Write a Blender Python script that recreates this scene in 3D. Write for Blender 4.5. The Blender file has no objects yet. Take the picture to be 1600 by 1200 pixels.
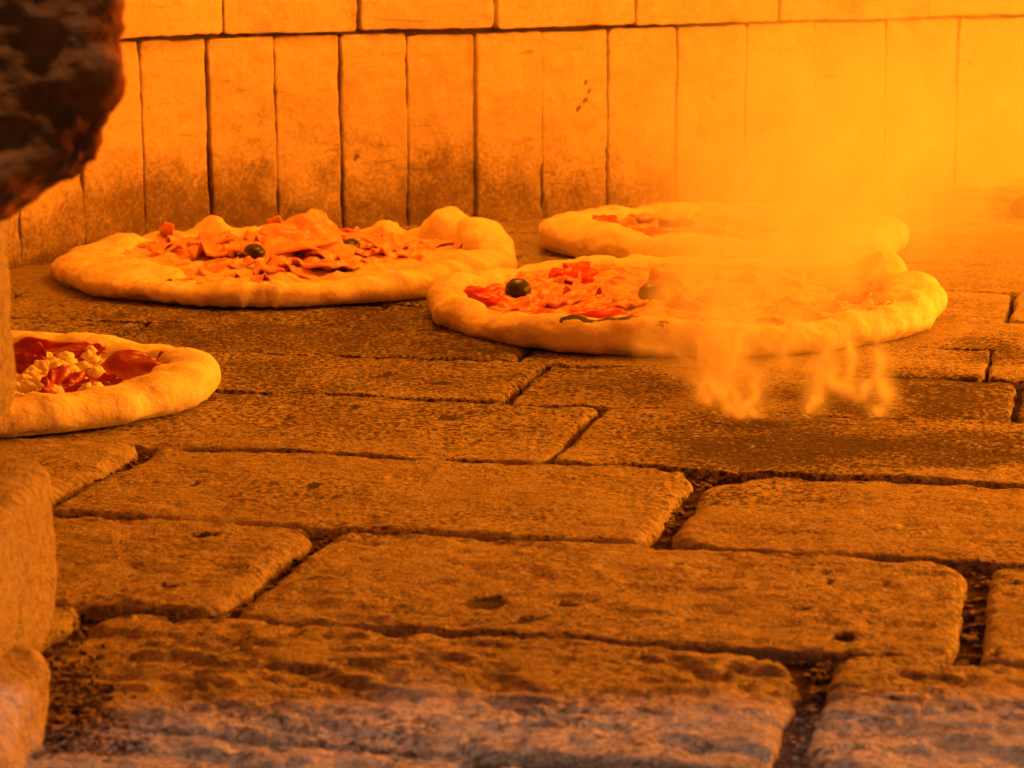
import bpy, math, random
import numpy as np
from mathutils import Matrix, Vector

# ------------------------------------------------------------------ camera, world, lamps, exposure
sc = bpy.context.scene
COL = sc.collection
F, PITCH, ROLL, YAW, EYE = 3690.6, .1878, -.00627, -.233, .212      # focal in px of a 1600 px wide frame
FWD = np.array([0, math.cos(PITCH), -math.sin(PITCH)])
_r = np.array([1., 0, 0]); _u = np.array([0, math.sin(PITCH), math.cos(PITCH)])
RT = _r * math.cos(ROLL) + _u * math.sin(ROLL)
UP = -_r * math.sin(ROLL) + _u * math.cos(ROLL)
cam = bpy.data.cameras.new('camera'); cam_o = bpy.data.objects.new('camera', cam); COL.objects.link(cam_o)
m = Matrix.Identity(4)
for i in range(3):
    m[i][0], m[i][1], m[i][2] = RT[i], UP[i], -FWD[i]
m[2][3] = EYE
cam_o.matrix_world = m
cam.sensor_width = 36; cam.lens = F / 1600 * 36
cam.clip_start = .02; cam.clip_end = 50
cam.dof.use_dof = True; cam.dof.focus_distance = 1.12; cam.dof.aperture_fstop = 32
sc.camera = cam_o

world = bpy.data.worlds.new('World'); sc.world = world; world.use_nodes = True
bg = world.node_tree.nodes['Background']
bg.inputs[0].default_value = (1, .85, .74, 1); bg.inputs[1].default_value = .06

def lamp(name, kind, loc, color, energy, size, target=None):
    l = bpy.data.lights.new(name, kind); o = bpy.data.objects.new(name, l); COL.objects.link(o)
    o.location = loc; l.color = color; l.energy = energy
    if kind == 'AREA':
        l.shape = 'DISK'; l.size = size
    else:
        l.shadow_soft_size = size
    if target is not None:
        o.rotation_euler = (Vector(target) - Vector(loc)).to_track_quat('-Z', 'Y').to_euler()
    return o
# the wood fire burns in the right of the oven, outside the frame: the tall flame, with a fill towards the front
lamp('fire_flame', 'POINT', (1.50, 1.86, .46), (1, .298, .012), 116, .10)
lamp('fire_front_fill', 'POINT', (1.12, 1.08, .30), (1, .315, .013), 46, .08)  # unseen front of the fire, raised and shifted to brighten the near floor
lamp('overhead_fill', 'POINT', (.0, 1.50, .42), (1, .305, .012), 6.5, .09)  # fill lamp added under the vault to even out wall and pizza tops
# cool daylight that falls down outside the mouth of the oven
lamp('daylight', 'AREA', (.05, .13, 1.7), (1, .69, .58), 13., .16, (.0, .60, 0))

sc.view_settings.view_transform = 'Standard'; sc.view_settings.look = 'None'
sc.view_settings.exposure = 0; sc.view_settings.gamma = 1
sc.cycles.use_denoising = True
sc.cycles.volume_bounces = 5; sc.cycles.volume_step_rate = 1.2; sc.cycles.max_bounces = 8; sc.cycles.diffuse_bounces = 3
sc.cycles.sample_clamp_indirect = 4

# ------------------------------------------------------------------ helpers
random.seed(7)
def G(x, y, z=0.):
    """point of the place, at height z, that the photograph shows at pixel x, y"""
    d = FWD + RT * (x - 800) / F - UP * (y - 600) / F
    t = (z - EYE) / d[2]
    return np.array([t * d[0], t * d[1], z])
def at_depth(x, y, Y):
    d = FWD + RT * (x - 800) / F - UP * (y - 600) / F
    t = Y / d[1]
    return np.array([t * d[0], Y, EYE + t * d[2]])

def _h(i, j, k, s):
    n = (i * 374761393 + j * 668265263 + k * 2147483647 + s * 974711) & 0xffffffff
    n = ((n ^ (n >> 13)) * 1274126177) & 0xffffffff
    n = ((n ^ (n >> 16)) * 2246822519) & 0xffffffff
    return ((n ^ (n >> 15)) & 0xffff) / 65535.
def vn(x, y, z=0., s=0):
    """smooth value noise, -1..1"""
    x, y, z = np.broadcast_arrays(np.asarray(x, float), np.asarray(y, float), np.asarray(z, float))
    i, j, k = np.floor(x).astype(np.int64), np.floor(y).astype(np.int64), np.floor(z).astype(np.int64)
    a, b, c = x - i, y - j, z - k
    a, b, c = a*a*a*(a*(a*6-15)+10), b*b*b*(b*(b*6-15)+10), c*c*c*(c*(c*6-15)+10)
    r = 0
    for di in (0, 1):
        for dj in (0, 1):
            for dk in (0, 1):
                w = (a if di else 1-a) * (b if dj else 1-b) * (c if dk else 1-c)
                r = r + w * _h(i+di, j+dj, k+dk, s)
    return r * 2 - 1
def fbm(x, y, z=0., s=0, o=4, g=.5):
    r, a, t = 0, 1, 0
    for q in range(o):
        r = r + a * vn(x * 2**q, y * 2**q, np.asarray(z) * 2**q, s + q * 17); t += a; a *= g
    return r / t
def sstep(a, b, x):
    t = np.clip((x - a) / (b - a), 0, 1); return t * t * (3 - 2 * t)

def mesh_from(name, V, quads, mat, attrs=None, smooth=True):
    me = bpy.data.meshes.new(name)
    V = np.ascontiguousarray(V, np.float32); Q = np.ascontiguousarray(quads, np.int32)
    n, k = Q.shape
    me.vertices.add(len(V)); me.vertices.foreach_set('co', V.ravel())
    me.loops.add(n * k); me.loops.foreach_set('vertex_index', Q.ravel())
    me.polygons.add(n); me.polygons.foreach_set('loop_start', np.arange(0, n * k, k, dtype=np.int32))
    me.polygons.foreach_set('use_smooth', np.full(n, smooth))
    me.update(calc_edges=True)
    for an, av in (attrs or {}).items():
        a = me.attributes.new(an, 'FLOAT', 'POINT'); a.data.foreach_set('value', np.ascontiguousarray(av, np.float32).ravel())
    me.materials.append(mat)
    return me
def grid_quads(nx, ny, wrap=False):
    idx = np.arange(nx * ny).reshape(ny, nx)
    if wrap:
        nxt = np.roll(idx, -1, axis=1)
        return np.stack([idx[:-1], nxt[:-1], nxt[1:], idx[1:]], -1).reshape(-1, 4)
    return np.stack([idx[:-1, :-1], idx[:-1, 1:], idx[1:, 1:], idx[1:, :-1]], -1).reshape(-1, 4)
def obj(name, me, parent=None, loc=None, mat=None):
    o = bpy.data.objects.new(name, me); COL.objects.link(o)
    if parent is not None: o.parent = parent
    if mat is not None: o.matrix_local = mat
    elif loc is not None: o.location = loc
    return o
def thing(name, label, cat, loc=(0, 0, 0), group=None):
    o = bpy.data.objects.new(name, None); COL.objects.link(o); o.location = loc
    o.empty_display_size = .03
    o['label'] = label; o['category'] = cat
    if group: o['group'] = group
    return o

# ------------------------------------------------------------------ materials
class NT:
    def __init__(s, name, disp=False):
        s.m = bpy.data.materials.new(name); s.m.use_nodes = True; s.t = s.m.node_tree; s.t.nodes.clear()
        s.out = s.t.nodes.new('ShaderNodeOutputMaterial'); s.p = s.t.nodes.new('ShaderNodeBsdfPrincipled')
        s.t.links.new(s.p.outputs[0], s.out.inputs[0])
        s.pos = s.t.nodes.new('ShaderNodeNewGeometry').outputs['Position']
    def lk(s, a, b):
        if isinstance(a, (int, float)): b.default_value = a
        elif isinstance(a, tuple): b.default_value = a if len(a) == 4 or b.type == 'VECTOR' else a + (1,)
        else: s.t.links.new(a, b)
    def vec(s, scale, src=None):
        n = s.t.nodes.new('ShaderNodeMapping'); s.lk(src or s.pos, n.inputs[0]); n.inputs['Scale'].default_value = scale
        return n.outputs[0]
    def noise(s, scale, detail=3, rough=.55, src=None, dist=0):
        n = s.t.nodes.new('ShaderNodeTexNoise'); s.lk(src or s.pos, n.inputs['Vector'])
        n.inputs['Scale'].default_value = scale; n.inputs['Detail'].default_value = detail
        n.inputs['Roughness'].default_value = rough; n.inputs['Distortion'].default_value = dist
        return n.outputs[0]
    def vor(s, scale, feature='F1', src=None, rnd=1):
        n = s.t.nodes.new('ShaderNodeTexVoronoi'); s.lk(src or s.pos, n.inputs['Vector']); n.feature = feature
        n.inputs['Scale'].default_value = scale; n.inputs['Randomness'].default_value = rnd
        return n.outputs[0]
    def attr(s, name):
        n = s.t.nodes.new('ShaderNodeAttribute'); n.attribute_name = name; return n.outputs['Fac']
    def rnd(s):
        return s.t.nodes.new('ShaderNodeObjectInfo').outputs['Random']
    def math(s, op, a, b=0., clamp=False):
        n = s.t.nodes.new('ShaderNodeMath'); n.operation = op; n.use_clamp = clamp
        s.lk(a, n.inputs[0]); s.lk(b, n.inputs[1]); return n.outputs[0]
    def ramp(s, fac, lo, hi, a=0., b=1.):
        n = s.t.nodes.new('ShaderNodeMapRange'); n.interpolation_type = 'SMOOTHSTEP'
        s.lk(fac, n.inputs[0]); n.inputs[1].default_value = lo; n.inputs[2].default_value = hi
        n.inputs[3].default_value = a; n.inputs[4].default_value = b; return n.outputs[0]
    def mix(s, fac, a, b, mode='MIX'):
        n = s.t.nodes.new('ShaderNodeMix'); n.data_type = 'RGBA'; n.blend_type = mode
        s.lk(fac, n.inputs[0]); s.lk(a, n.inputs[6]); s.lk(b, n.inputs[7]); return n.outputs[2]
    def bump(s, h, dist, strength=1., prev=None):
        n = s.t.nodes.new('ShaderNodeBump'); s.lk(h, n.inputs['Height']); n.inputs['Distance'].default_value = dist
        n.inputs['Strength'].default_value = strength
        if prev is not None: s.lk(prev, n.inputs['Normal'])
        return n.outputs[0]
    def done(s, color, rough=.85, normal=None, spec=.3, sss=0, sss_r=(1, .4, .2), coat=0):
        s.lk(color, s.p.inputs['Base Color']); s.lk(rough, s.p.inputs['Roughness'])
        s.p.inputs['Specular IOR Level'].default_value = spec
        if normal is not None: s.lk(normal, s.p.inputs['Normal'])
        if sss:
            s.p.inputs['Subsurface Weight'].default_value = sss; s.p.inputs['Subsurface Radius'].default_value = sss_r
            s.p.inputs['Subsurface Scale'].default_value = .004
        if coat: s.p.inputs['Coat Weight'].default_value = coat
        return s.m

def brick_material(name, c1, c2, c3, soot_shade_col, grain, bump_mm, spec=.1, gr=1., streak=0., rough=(.75, .97)):
    n = NT(name)
    sv = n.vec((1, .8, 1))
    big = n.noise(14, 4, .6); mid = n.noise(70, 4, .65); fine = n.noise(grain, 3, .7)
    fine2 = n.noise(grain * 2.3, 2, .7)
    fib = n.noise(grain * .55, 4, .75, src=n.vec((.55, 1.5, 1)), dist=1.2)
    c = n.mix(n.ramp(big, .3, .7), c1, c2)
    c = n.mix(n.ramp(mid, .45, .75, 0, .75), c, c3)
    c = n.mix(n.ramp(n.rnd(), 0, 1, 0, .3), c, c2)
    pm = n.ramp(n.noise(22, 4, .6), .35, .65, .25, 1.)
    if streak:
        c = n.mix(n.ramp(n.noise(26, 5, .65, src=n.vec((.6, .6, 2.2)), dist=1.5), .50, .68, 0, streak), c, c3)
        c = n.mix(n.ramp(n.noise(60, 4, .7, src=n.vec((.35, .35, 3.5)), dist=.6), .60, .70, 0, streak), c, soot_shade_col)
    speck = n.math('MULTIPLY', n.ramp(fine, .48, .56, 0, .88*gr), pm)
    c = n.mix(speck, c, (.085, .045, .025))
    c = n.mix(n.math('MULTIPLY', n.ramp(fib, .51, .62, 0, .75*gr), pm), c, (.72, .52, .32))
    c = n.mix(n.ramp(fine2, .36, .26, 0, .5*gr), c, (.78, .58, .38))
    s0 = n.attr('soot_shade')
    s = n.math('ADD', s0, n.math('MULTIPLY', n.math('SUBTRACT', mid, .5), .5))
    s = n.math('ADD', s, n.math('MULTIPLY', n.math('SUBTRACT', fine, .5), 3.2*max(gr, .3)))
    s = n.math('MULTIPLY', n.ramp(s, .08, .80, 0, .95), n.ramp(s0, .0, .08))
    c = n.mix(s, c, soot_shade_col)
    b = n.bump(mid, bump_mm * 4, 1)
    bump_mm *= 1 + gr
    b = n.bump(fib, bump_mm * 1.5, .9, b)
    b = n.bump(fine, bump_mm * 1.0, .9, b)
    b = n.bump(fine2, bump_mm * .5, .8, b)
    return n.done(c, n.ramp(fine2, .3, .7, *rough), b, spec)
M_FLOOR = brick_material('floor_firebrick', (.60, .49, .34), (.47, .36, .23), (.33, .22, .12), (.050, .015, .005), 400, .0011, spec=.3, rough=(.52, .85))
M_WALL = brick_material('wall_firebrick', (.58, .43, .29), (.50, .36, .23), (.42, .29, .17), (.15, .09, .045), 360, .00032, gr=.15, streak=.55)
M_STONE = brick_material('jamb_stone', (.56, .45, .35), (.48, .37, .27), (.38, .28, .2), (.05, .04, .035), 300, .0013, gr=.5, streak=.6)
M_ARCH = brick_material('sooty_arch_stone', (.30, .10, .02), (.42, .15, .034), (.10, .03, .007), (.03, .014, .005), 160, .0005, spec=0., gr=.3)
M_COAL = brick_material('charcoal', (.02, .012, .008), (.03, .018, .01), (.012, .008, .006), (.01, .006, .004), 200, .001, gr=.1)
def ash_material():
    n = NT('ash_bed')
    f = n.noise(500, 4, .7); g = n.noise(90, 4, .6)
    c = n.mix(n.ramp(f, .35, .65), (.045, .028, .018), (.16, .10, .06))
    c = n.mix(n.ramp(g, .45, .7, 0, .7), c, (.03, .02, .015))
    return n.done(c, .95, n.bump(f, .002, 1, n.bump(g, .004, 1)), .1)
M_ASH = ash_material()
def mortar_material():
    n = NT('dark_mortar')
    f = n.noise(300, 4, .7)
    return n.done(n.mix(f, (.08, .045, .025), (.2, .13, .08)), .95, n.bump(f, .002, 1), .1)
M_MORTAR = mortar_material()

# ------------------------------------------------------------------ bricks
def spaced(a, step, edge=(0, .0004, .001, .0019, .0031, .0047, .0068)):
    """coordinates from -a to a, dense at both ends, with a doubled end for the side"""
    e = [-a] + [-a + q for q in edge]
    n = max(2, int((2 * a - 2 * edge[-1]) / step))
    mid = list(np.linspace(-a + edge[-1], a - edge[-1], n + 1)[1:-1])
    return np.array(e + mid + [-q for q in e[::-1]])
def block(w, d, step, seed, rc=(.006,) * 4, edge=.006, rough=.0007, flake=.0, depth=.02, wob=.0011, pits=(), chip=.0015):
    """one brick: face w x d in local x, y, top at z=0, sides down to -depth. Returns verts, quads."""
    X, Y = np.meshgrid(spaced(w/2, step), spaced(d/2, step))
    ny, nx = X.shape
    skirt = np.zeros_like(X, bool); skirt[0] = skirt[-1] = True; skirt[:, 0] = skirt[:, -1] = True
    a, b = w/2, d/2
    inset = np.minimum(a - np.abs(X), b - np.abs(Y))
    eL, eR, eF, eB = edge if isinstance(edge, tuple) else (edge,)*4
    ev = 1 + .5 * vn(X*30+seed*3.17, Y*30+seed*1.31, 2, 8)
    sides = np.stack([(a+X)/eL, (a-X)/eR, (b+Y)/eF, (b-Y)/eB])
    er = np.take(np.array([eL, eR, eF, eB]), sides.argmin(0)) * ev
    tside = np.clip(sides.min(0) / ev, 0, 1)
    x, y = X.copy(), Y.copy()
    for (sx, sy), r in zip(((-1, -1), (1, -1), (1, 1), (-1, 1)), rc):
        cx, cy = sx * X - (a - r), sy * Y - (b - r)
        k = (cx > 0) & (cy > 0)
        mx = np.maximum(cx, cy); ln = np.hypot(cx, cy) + 1e-9
        x = np.where(k, sx * (a - r + cx / ln * mx), x); y = np.where(k, sy * (b - r + cy / ln * mx), y)
        inset = np.where(k, r - mx, inset)
    fade = np.exp(-inset / .012)
    ox, oy = seed * 3.17, seed * 1.31
    x = x + fade * wob * (fbm(X*40+ox, Y*40+oy, 0, 3, 3) * 1.6 + .5 * vn(X*220+ox, Y*220+oy, 0, 5))
    y = y + fade * wob * (fbm(X*40+ox, Y*40+oy, 9, 3, 3) * 1.6 + .5 * vn(X*220+ox, Y*220+oy, 7, 5))
    t = tside
    z = -np.minimum(er * .7, .0055) * (1 - np.sqrt(np.clip(1 - (1 - t)**2, 0, 1)))
    z = z - chip * np.exp(-inset/.007) * sstep(.15, .6, fbm(X*55+ox, Y*55+oy, 4, 9, 3))
    z = z + rough * 1.6 * fbm(X*28+ox, Y*28+oy, 1, 11, 4) + rough * .7 * fbm(X*160+ox, Y*160+oy, 1, 13, 3)
    if flake:
        fl = fbm(X*48+ox, Y*95+oy, 3, 21, 4, .55)
        z = z - flake * sstep(.12, .3, fl) - flake * .6 * sstep(.1, .22, fbm(X*120+ox, Y*210+oy, 3, 25, 3))
    soot_shade = np.zeros_like(X)
    for px, py, rx, ry, dp in pits:
        q = ((X-px)/rx)**2 + ((Y-py)/ry)**2 + .35 * vn(X*300+ox, Y*300+oy, 0, 31)
        g = sstep(1.3, .35, q); z = z - dp * g; soot_shade = np.maximum(soot_shade, g * 1.35)  # pits sunk, and their shade painted dark together with soot
    z = np.where(skirt, -depth, z)
    V = np.stack([x, y, z], -1).reshape(-1, 3)
    return V, grid_quads(nx, ny), soot_shade.ravel()

# soot burnt into the floor, plus pizza shade painted on its mid left: x, y, rx, ry in picture units turned into floor metres
SOOT_SHADE = []
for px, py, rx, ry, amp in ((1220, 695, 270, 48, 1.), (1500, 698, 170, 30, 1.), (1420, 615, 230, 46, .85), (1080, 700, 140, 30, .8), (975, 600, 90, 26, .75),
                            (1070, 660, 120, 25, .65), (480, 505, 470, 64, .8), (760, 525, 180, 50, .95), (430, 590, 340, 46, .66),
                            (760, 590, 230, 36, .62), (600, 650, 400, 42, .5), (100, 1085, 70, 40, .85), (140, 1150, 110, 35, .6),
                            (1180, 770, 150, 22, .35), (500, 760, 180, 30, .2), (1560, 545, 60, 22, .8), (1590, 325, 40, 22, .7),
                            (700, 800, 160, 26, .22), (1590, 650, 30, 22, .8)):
    p = G(px, py); SOOT_SHADE.append((p[0], p[1], rx * p[1] / F, ry * p[1]**2 / 782, amp))
def soot_shade_at(X, Y):
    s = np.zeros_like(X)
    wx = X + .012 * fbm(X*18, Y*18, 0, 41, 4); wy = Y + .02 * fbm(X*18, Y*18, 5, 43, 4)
    for x, y, rx, ry, a in SOOT_SHADE:
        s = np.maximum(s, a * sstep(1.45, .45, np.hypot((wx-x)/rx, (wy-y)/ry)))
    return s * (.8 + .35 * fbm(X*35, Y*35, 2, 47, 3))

CA = np.array([math.cos(YAW), math.sin(YAW)]); CB = np.array([-math.sin(YAW), math.cos(YAW)])
floor = obj('oven_floor', None)
fx, fy = np.meshgrid(np.linspace(-1.0, 2.7, 120), np.linspace(.40, 2.6, 110))
fz = -.0054 + .0014 * fbm(fx*40, fy*40, 0, 51, 4)
bpy.data.objects.remove(floor)
floor = obj('oven_floor', mesh_from('oven_floor', np.stack([fx, fy, fz], -1).reshape(-1, 3), grid_quads(120, 110), M_ASH))
floor['kind'] = 'structure'; floor['label'] = 'oven floor of worn sooty firebricks with ashy joints'
ROWS = [  # v front, v back, joints u (traced from the photograph where it shows them)
    (.466, .5735, (-.375, -.143, .09, .32)),
    (.5825, .6845, (-.52, -.300, -.066, .168, .40)),
    (.6885, .7985, (-.49, -.2585, -.0245, .21, .44)),
    (.8035, .9185, (-.60, -.3765, -.1385, .095, .33)),
    (.9225, 1.0405, (-.67, -.437, -.2035, .03, .26)),
    (1.0435, 1.1425, (-.72, -.485, -.252, -.020, .21, .44)),
    (1.1455, 1.229, (-.74, -.50, -.27, -.036, .20, .43)),
    (1.232, 1.3175, (-.85, -.62, -.385, -.15, .08, .31)),
    (1.3205, 1.432, (-.94, -.71, -.50, -.27, -.03, .20, .43)),
    (1.435, 1.547, (-.82, -.59, -.36, -.13, .10, .33)),
    (1.550, 1.662, (-.94, -.71, -.48, -.25, -.02, .21, .44)),
    (1.665, 1.777, (-.82, -.59, -.36, -.13, .10, .33)),
    (1.780, 1.892, (-.71, -.48, -.25, -.02, .21, .44)),
    (1.895, 2.007, (-.59, -.36, -.13, .10, .33)),
    (2.010, 2.122, (-.48, -.25, -.02, .21, .44)),
]
PITS = []
for px, py, rx, ry, dp in ((760, 938, 34, 11, .003), (820, 964, 18, 7, .002), (886, 940, 22, 6, .0022), (1320, 989, 20, 9, .0035),
                           (320, 835, 13, 5, .002), (262, 916, 16, 4, .0015), (490, 760, 9, 6, .0015), (308, 752, 7, 5, .0015),
                           (1298, 905, 9, 5, .002), (1383, 907, 7, 4, .0015), (1552, 1018, 11, 10, .003), (603, 586, 9, 5, .002),
                           (553, 634, 7, 4, .0015), (415, 614, 6, 4, .0015), (1062, 878, 7, 4, .0015), (1590, 905, 8, 4, .0015),
                           (685, 600, 18, 3, .0015), (1260, 947, 6, 3, .001), (380, 1105, 6, 4, .001), (735, 1190, 8, 4, .002),
                           (700, 650, 20, 4, .001), (452, 650, 8, 3, .001), (610, 950, 9, 3, .001), (1110, 730, 9, 4, .001)):
    p = G(px, py); PITS.append((p[0], p[1], rx * p[1] / F, ry * p[1]**2 / 782, dp * .5))
BIGCORNER = {(3, 2): (.016, .006, .006, .030), (3, 1): (.006, .010, .016, .006), (2, 1): (.008, .013, .013, .012), (2, 0): (.006, .014, .016, .004),
             (1, 1): (.010, .014, .024, .020), (1, 2): (.020, .01, .006, .012), (2, 2): (.008, .006, .006, .006), (0, 0): (.006, .007, .007, .006)}
R = random.Random(3)
bi = 0
for ri, (v0, v1, us) in enumerate(ROWS):
    for ji in range(len(us) - 1):
        gap = (.0022, .0034, .0028, .0034, .0018, .0018, .0014)[min(ri, 6)]
        v0, v1 = ROWS[ri][0] - .0011, ROWS[ri][1] + .0011
        u0, u1 = us[ji] + gap, us[ji+1] - gap
        if (ri, ji) in ((2, 1), (1, 1)): u1 -= .0012
        cu, cv = (u0+u1)/2, (v0+v1)/2
        c = CA * cu + CB * cv
        if not (-.62 < c[0] < .62): continue
        step = .0017 if ri < 2 else .0021 if ri < 5 else .003 if ri < 8 else .0045
        rc = BIGCORNER.get((ri, ji), tuple(R.uniform(.003, .009) for _ in range(4)))
        dv = R.uniform(0, .0012)
        pits = []
        for X, Y, rx, ry, dp in PITS:
            q = np.array([X, Y]) - c
            lu, lv = q @ CA, q @ CB
            if abs(lu) < (u1-u0)/2 and abs(lv) < (v1-v0)/2: pits.append((lu, lv, rx, ry, dp))
        V, Q, ps = block(u1-u0, v1-v0-dv, step, bi + 1, rc, edge=((.003, .006, .003, .0024), (.004, .007, .0022, .0024), (.0035, .008, .003, .0022), (.005, .007, .0032, .0024))[ri] if ri < 4 else (.0022, .0034, .0020, .0016), chip=.0015 if ri < 4 else .0012, rough=(.0008 if ri < 5 else .0007),
                         flake=(.0016, .0017, .0009, .0005)[ri] if ri < 4 else .0002, pits=pits)
        tilt = (R.uniform(-.006, .006), R.uniform(-.004, .004))
        z0 = R.uniform(-.0008, .0006)
        V[:, 2] += z0 + V[:, 0] * tilt[1] + V[:, 1] * tilt[0]
        WX = c[0] + V[:, 0]*CA[0] + V[:, 1]*CB[0]; WY = c[1] + V[:, 0]*CA[1] + V[:, 1]*CB[1]
        so = np.maximum(soot_shade_at(WX, WY), ps)
        o = obj('brick', mesh_from('brick', V, Q, M_FLOOR, {'soot_shade': so}), floor)
        o.location = (c[0], c[1], 0); o.rotation_euler = (0, 0, YAW)
        bi += 1

# ------------------------------------------------------------------ back wall (round oven: two courses)
WH = .1435
def wall_base(px, ytop):
    """plan point of the wall below the pixel px, from the height of the first course"""
    return at_depth_for_height(px, ytop, WH)
def at_depth_for_height(px, py, z):
    d = FWD + RT * (px - 800) / F - UP * (py - 600) / F
    t = (z - EYE) / d[2]
    return t * d[:2]
_k = [(-300, 95), (-140, 83), (20, 72), (170, 62.5), (343, 56), (560, 50.5), (770, 46), (988, 39.5), (1210, 33.5), (1443, 27.5), (1600, 23), (1800, 18), (2000, 14), (2200, 12)]
def wpt(px):
    xs = [q[0] for q in _k]; ys = [q[1] for q in _k]
    return at_depth_for_height(px, np.interp(px, xs, ys), WH)
wall = thing('oven_wall', 'curved back wall of pale firebricks on end below a course of wider bricks', 'wall', (0, 1.75, 0))
WO = np.array([0, 1.75, 0])
R = random.Random(11)
def wall_brick(p0, p1, z0, z1, g0, g1, out, lean, seed, soot_shade_fn, edge=.0013, top=False):
    p0 = np.array([p0[0], p0[1]]); p1 = np.array([p1[0], p1[1]])
    t = p1 - p0; L = np.linalg.norm(t); t /= L
    nrm = np.array([t[1], -t[0]])                                    # towards the camera
    w = L - g0 - g1; c = (p0 + t * (g0 + w/2 )) + nrm * out
    V, Q, ps = block(w, z1 - z0, .0032, seed, tuple(R.uniform(.0015, .004) for _ in range(4)), edge=edge, rough=.0006, flake=0, depth=.03, wob=.0008,
                     pits=[(R.uniform(-.4, .4)*w, R.uniform(-.45, .3)*(z1-z0), R.uniform(.001, .002), R.uniform(.001, .0025), .0012) for _ in range(R.randint(1, 4))])
    zz = V[:, 1] + (z0 + z1)/2
    wx = c[0] + V[:, 0] * t[0]
    s = soot_shade_fn(wx, zz)
    o = obj('brick', mesh_from('brick', V, Q, M_WALL, {'soot_shade': np.maximum(s, ps)}), wall)
    ax = Vector((t[0], t[1], 0)); az = Vector((nrm[0], nrm[1], 0)); ay = Vector((0, 0, 1))
    mm = Matrix.Identity(4)
    for i in range(3):
        mm[i][0], mm[i][1], mm[i][2] = ax[i], ay[i], az[i]
    mm = mm @ Matrix.Rotation(lean, 4, 'X')
    mm.translation = Vector((c[0] - WO[0], c[1] - WO[1], (z0+z1)/2))
    o.matrix_local = mm
def soot_shade_lower(wx, zz):
    a = sstep(.100, .005, zz + .035 * fbm(wx*22, zz*22, 0, 61, 4) + .16*np.clip(wx-.12, 0, .3))  # wall foot coloured darker for the pizzas' shade as well as soot
    b = .4 * sstep(.15, .5, fbm(wx*16, zz*30, 3, 63, 4)) * sstep(.14, .05, zz)
    return np.clip(a * .58 + b * .35, 0, .85)
def soot_upper(wx, zz):
    return .3 * sstep(.25, .6, fbm(wx*18, zz*18, 7, 65, 4))
J1 = [-210, -95, 20, 122, 218, 323, 428, 531, 635, 742, 846, 950, 1058, 1166, 1275, 1387, 1500, 1614, 1728, 1842, 1960, 2080]
W1 = {323: .0009, 531: .0012, 742: .0011, 635: .0006, 950: .0010, 1058: .0007, 428: .0005, 1387: .0006}
for i in range(len(J1) - 1):
    wall_brick(wpt(J1[i]), wpt(J1[i+1]), -.006, WH - .0016 + R.uniform(-.0016, .0006), W1.get(J1[i], .0002), W1.get(J1[i+1], .0002), R.uniform(-.0012, .0012), R.uniform(-.006, .006), 200 + i, soot_shade_lower)
J2 = [-300, -90, 125, 343, 557, 770, 988, 1211, 1443, 1670, 1900, 2120]
W2 = {343: .0014, 557: .0018, 770: .0012, 988: .0008, 1211: .0014, 1443: .0004}
for i in range(len(J2) - 1):
    wall_brick(wpt(J2[i]), wpt(J2[i+1]), WH + R.uniform(-.0004, .0016), WH + .115, W2.get(J2[i], .001), W2.get(J2[i+1], .001), .008, .045, 300 + i, soot_upper)
bp = [wpt(x) for x in np.linspace(-300, 2120, 40)]
VB = []
for z in (-.02, .07, WH, .27):
    for k, p in enumerate(bp):
        q0, q1 = bp[max(0, k-1)], bp[min(39, k+1)]
        t = (q1-q0)/np.linalg.norm(q1-q0); nr = np.array([t[1], -t[0]])
        q = p - nr * (.0065 if z < WH + .01 else -.0005)
        VB.append((q[0]-WO[0], q[1]-WO[1], z))
obj('mortar', mesh_from('mortar', np.array(VB), grid_quads(40, 4), M_MORTAR), wall)

# ------------------------------------------------------------------ the vault over the oven and its front, out of the picture, which keep the daylight out
ss, tt = np.meshgrid(np.linspace(-1, 1, 41), np.linspace(-1, 1, 41))
vx, vy = .80 + 1.70*ss, 1.47 + .84*tt
vz = .62 * np.clip(1 - np.abs(ss)**5, 0, 1) * np.clip(1 - np.clip(tt, 0, 1)**6, 0, 1) - .02*(tt < -.99)
vv = np.concatenate([np.stack([vx, vy, vz - .02], -1).reshape(-1, 3), np.stack([.80+(vx-.80)*1.05, 1.47+(vy-1.47)*1.05, vz + .05], -1).reshape(-1, 3)])
q41 = grid_quads(41, 41)
vault = obj('oven_vault', mesh_from('oven_vault', vv, np.concatenate([q41[:, ::-1], q41 + 1681]), M_WALL)); vault['kind'] = 'structure'

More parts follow.
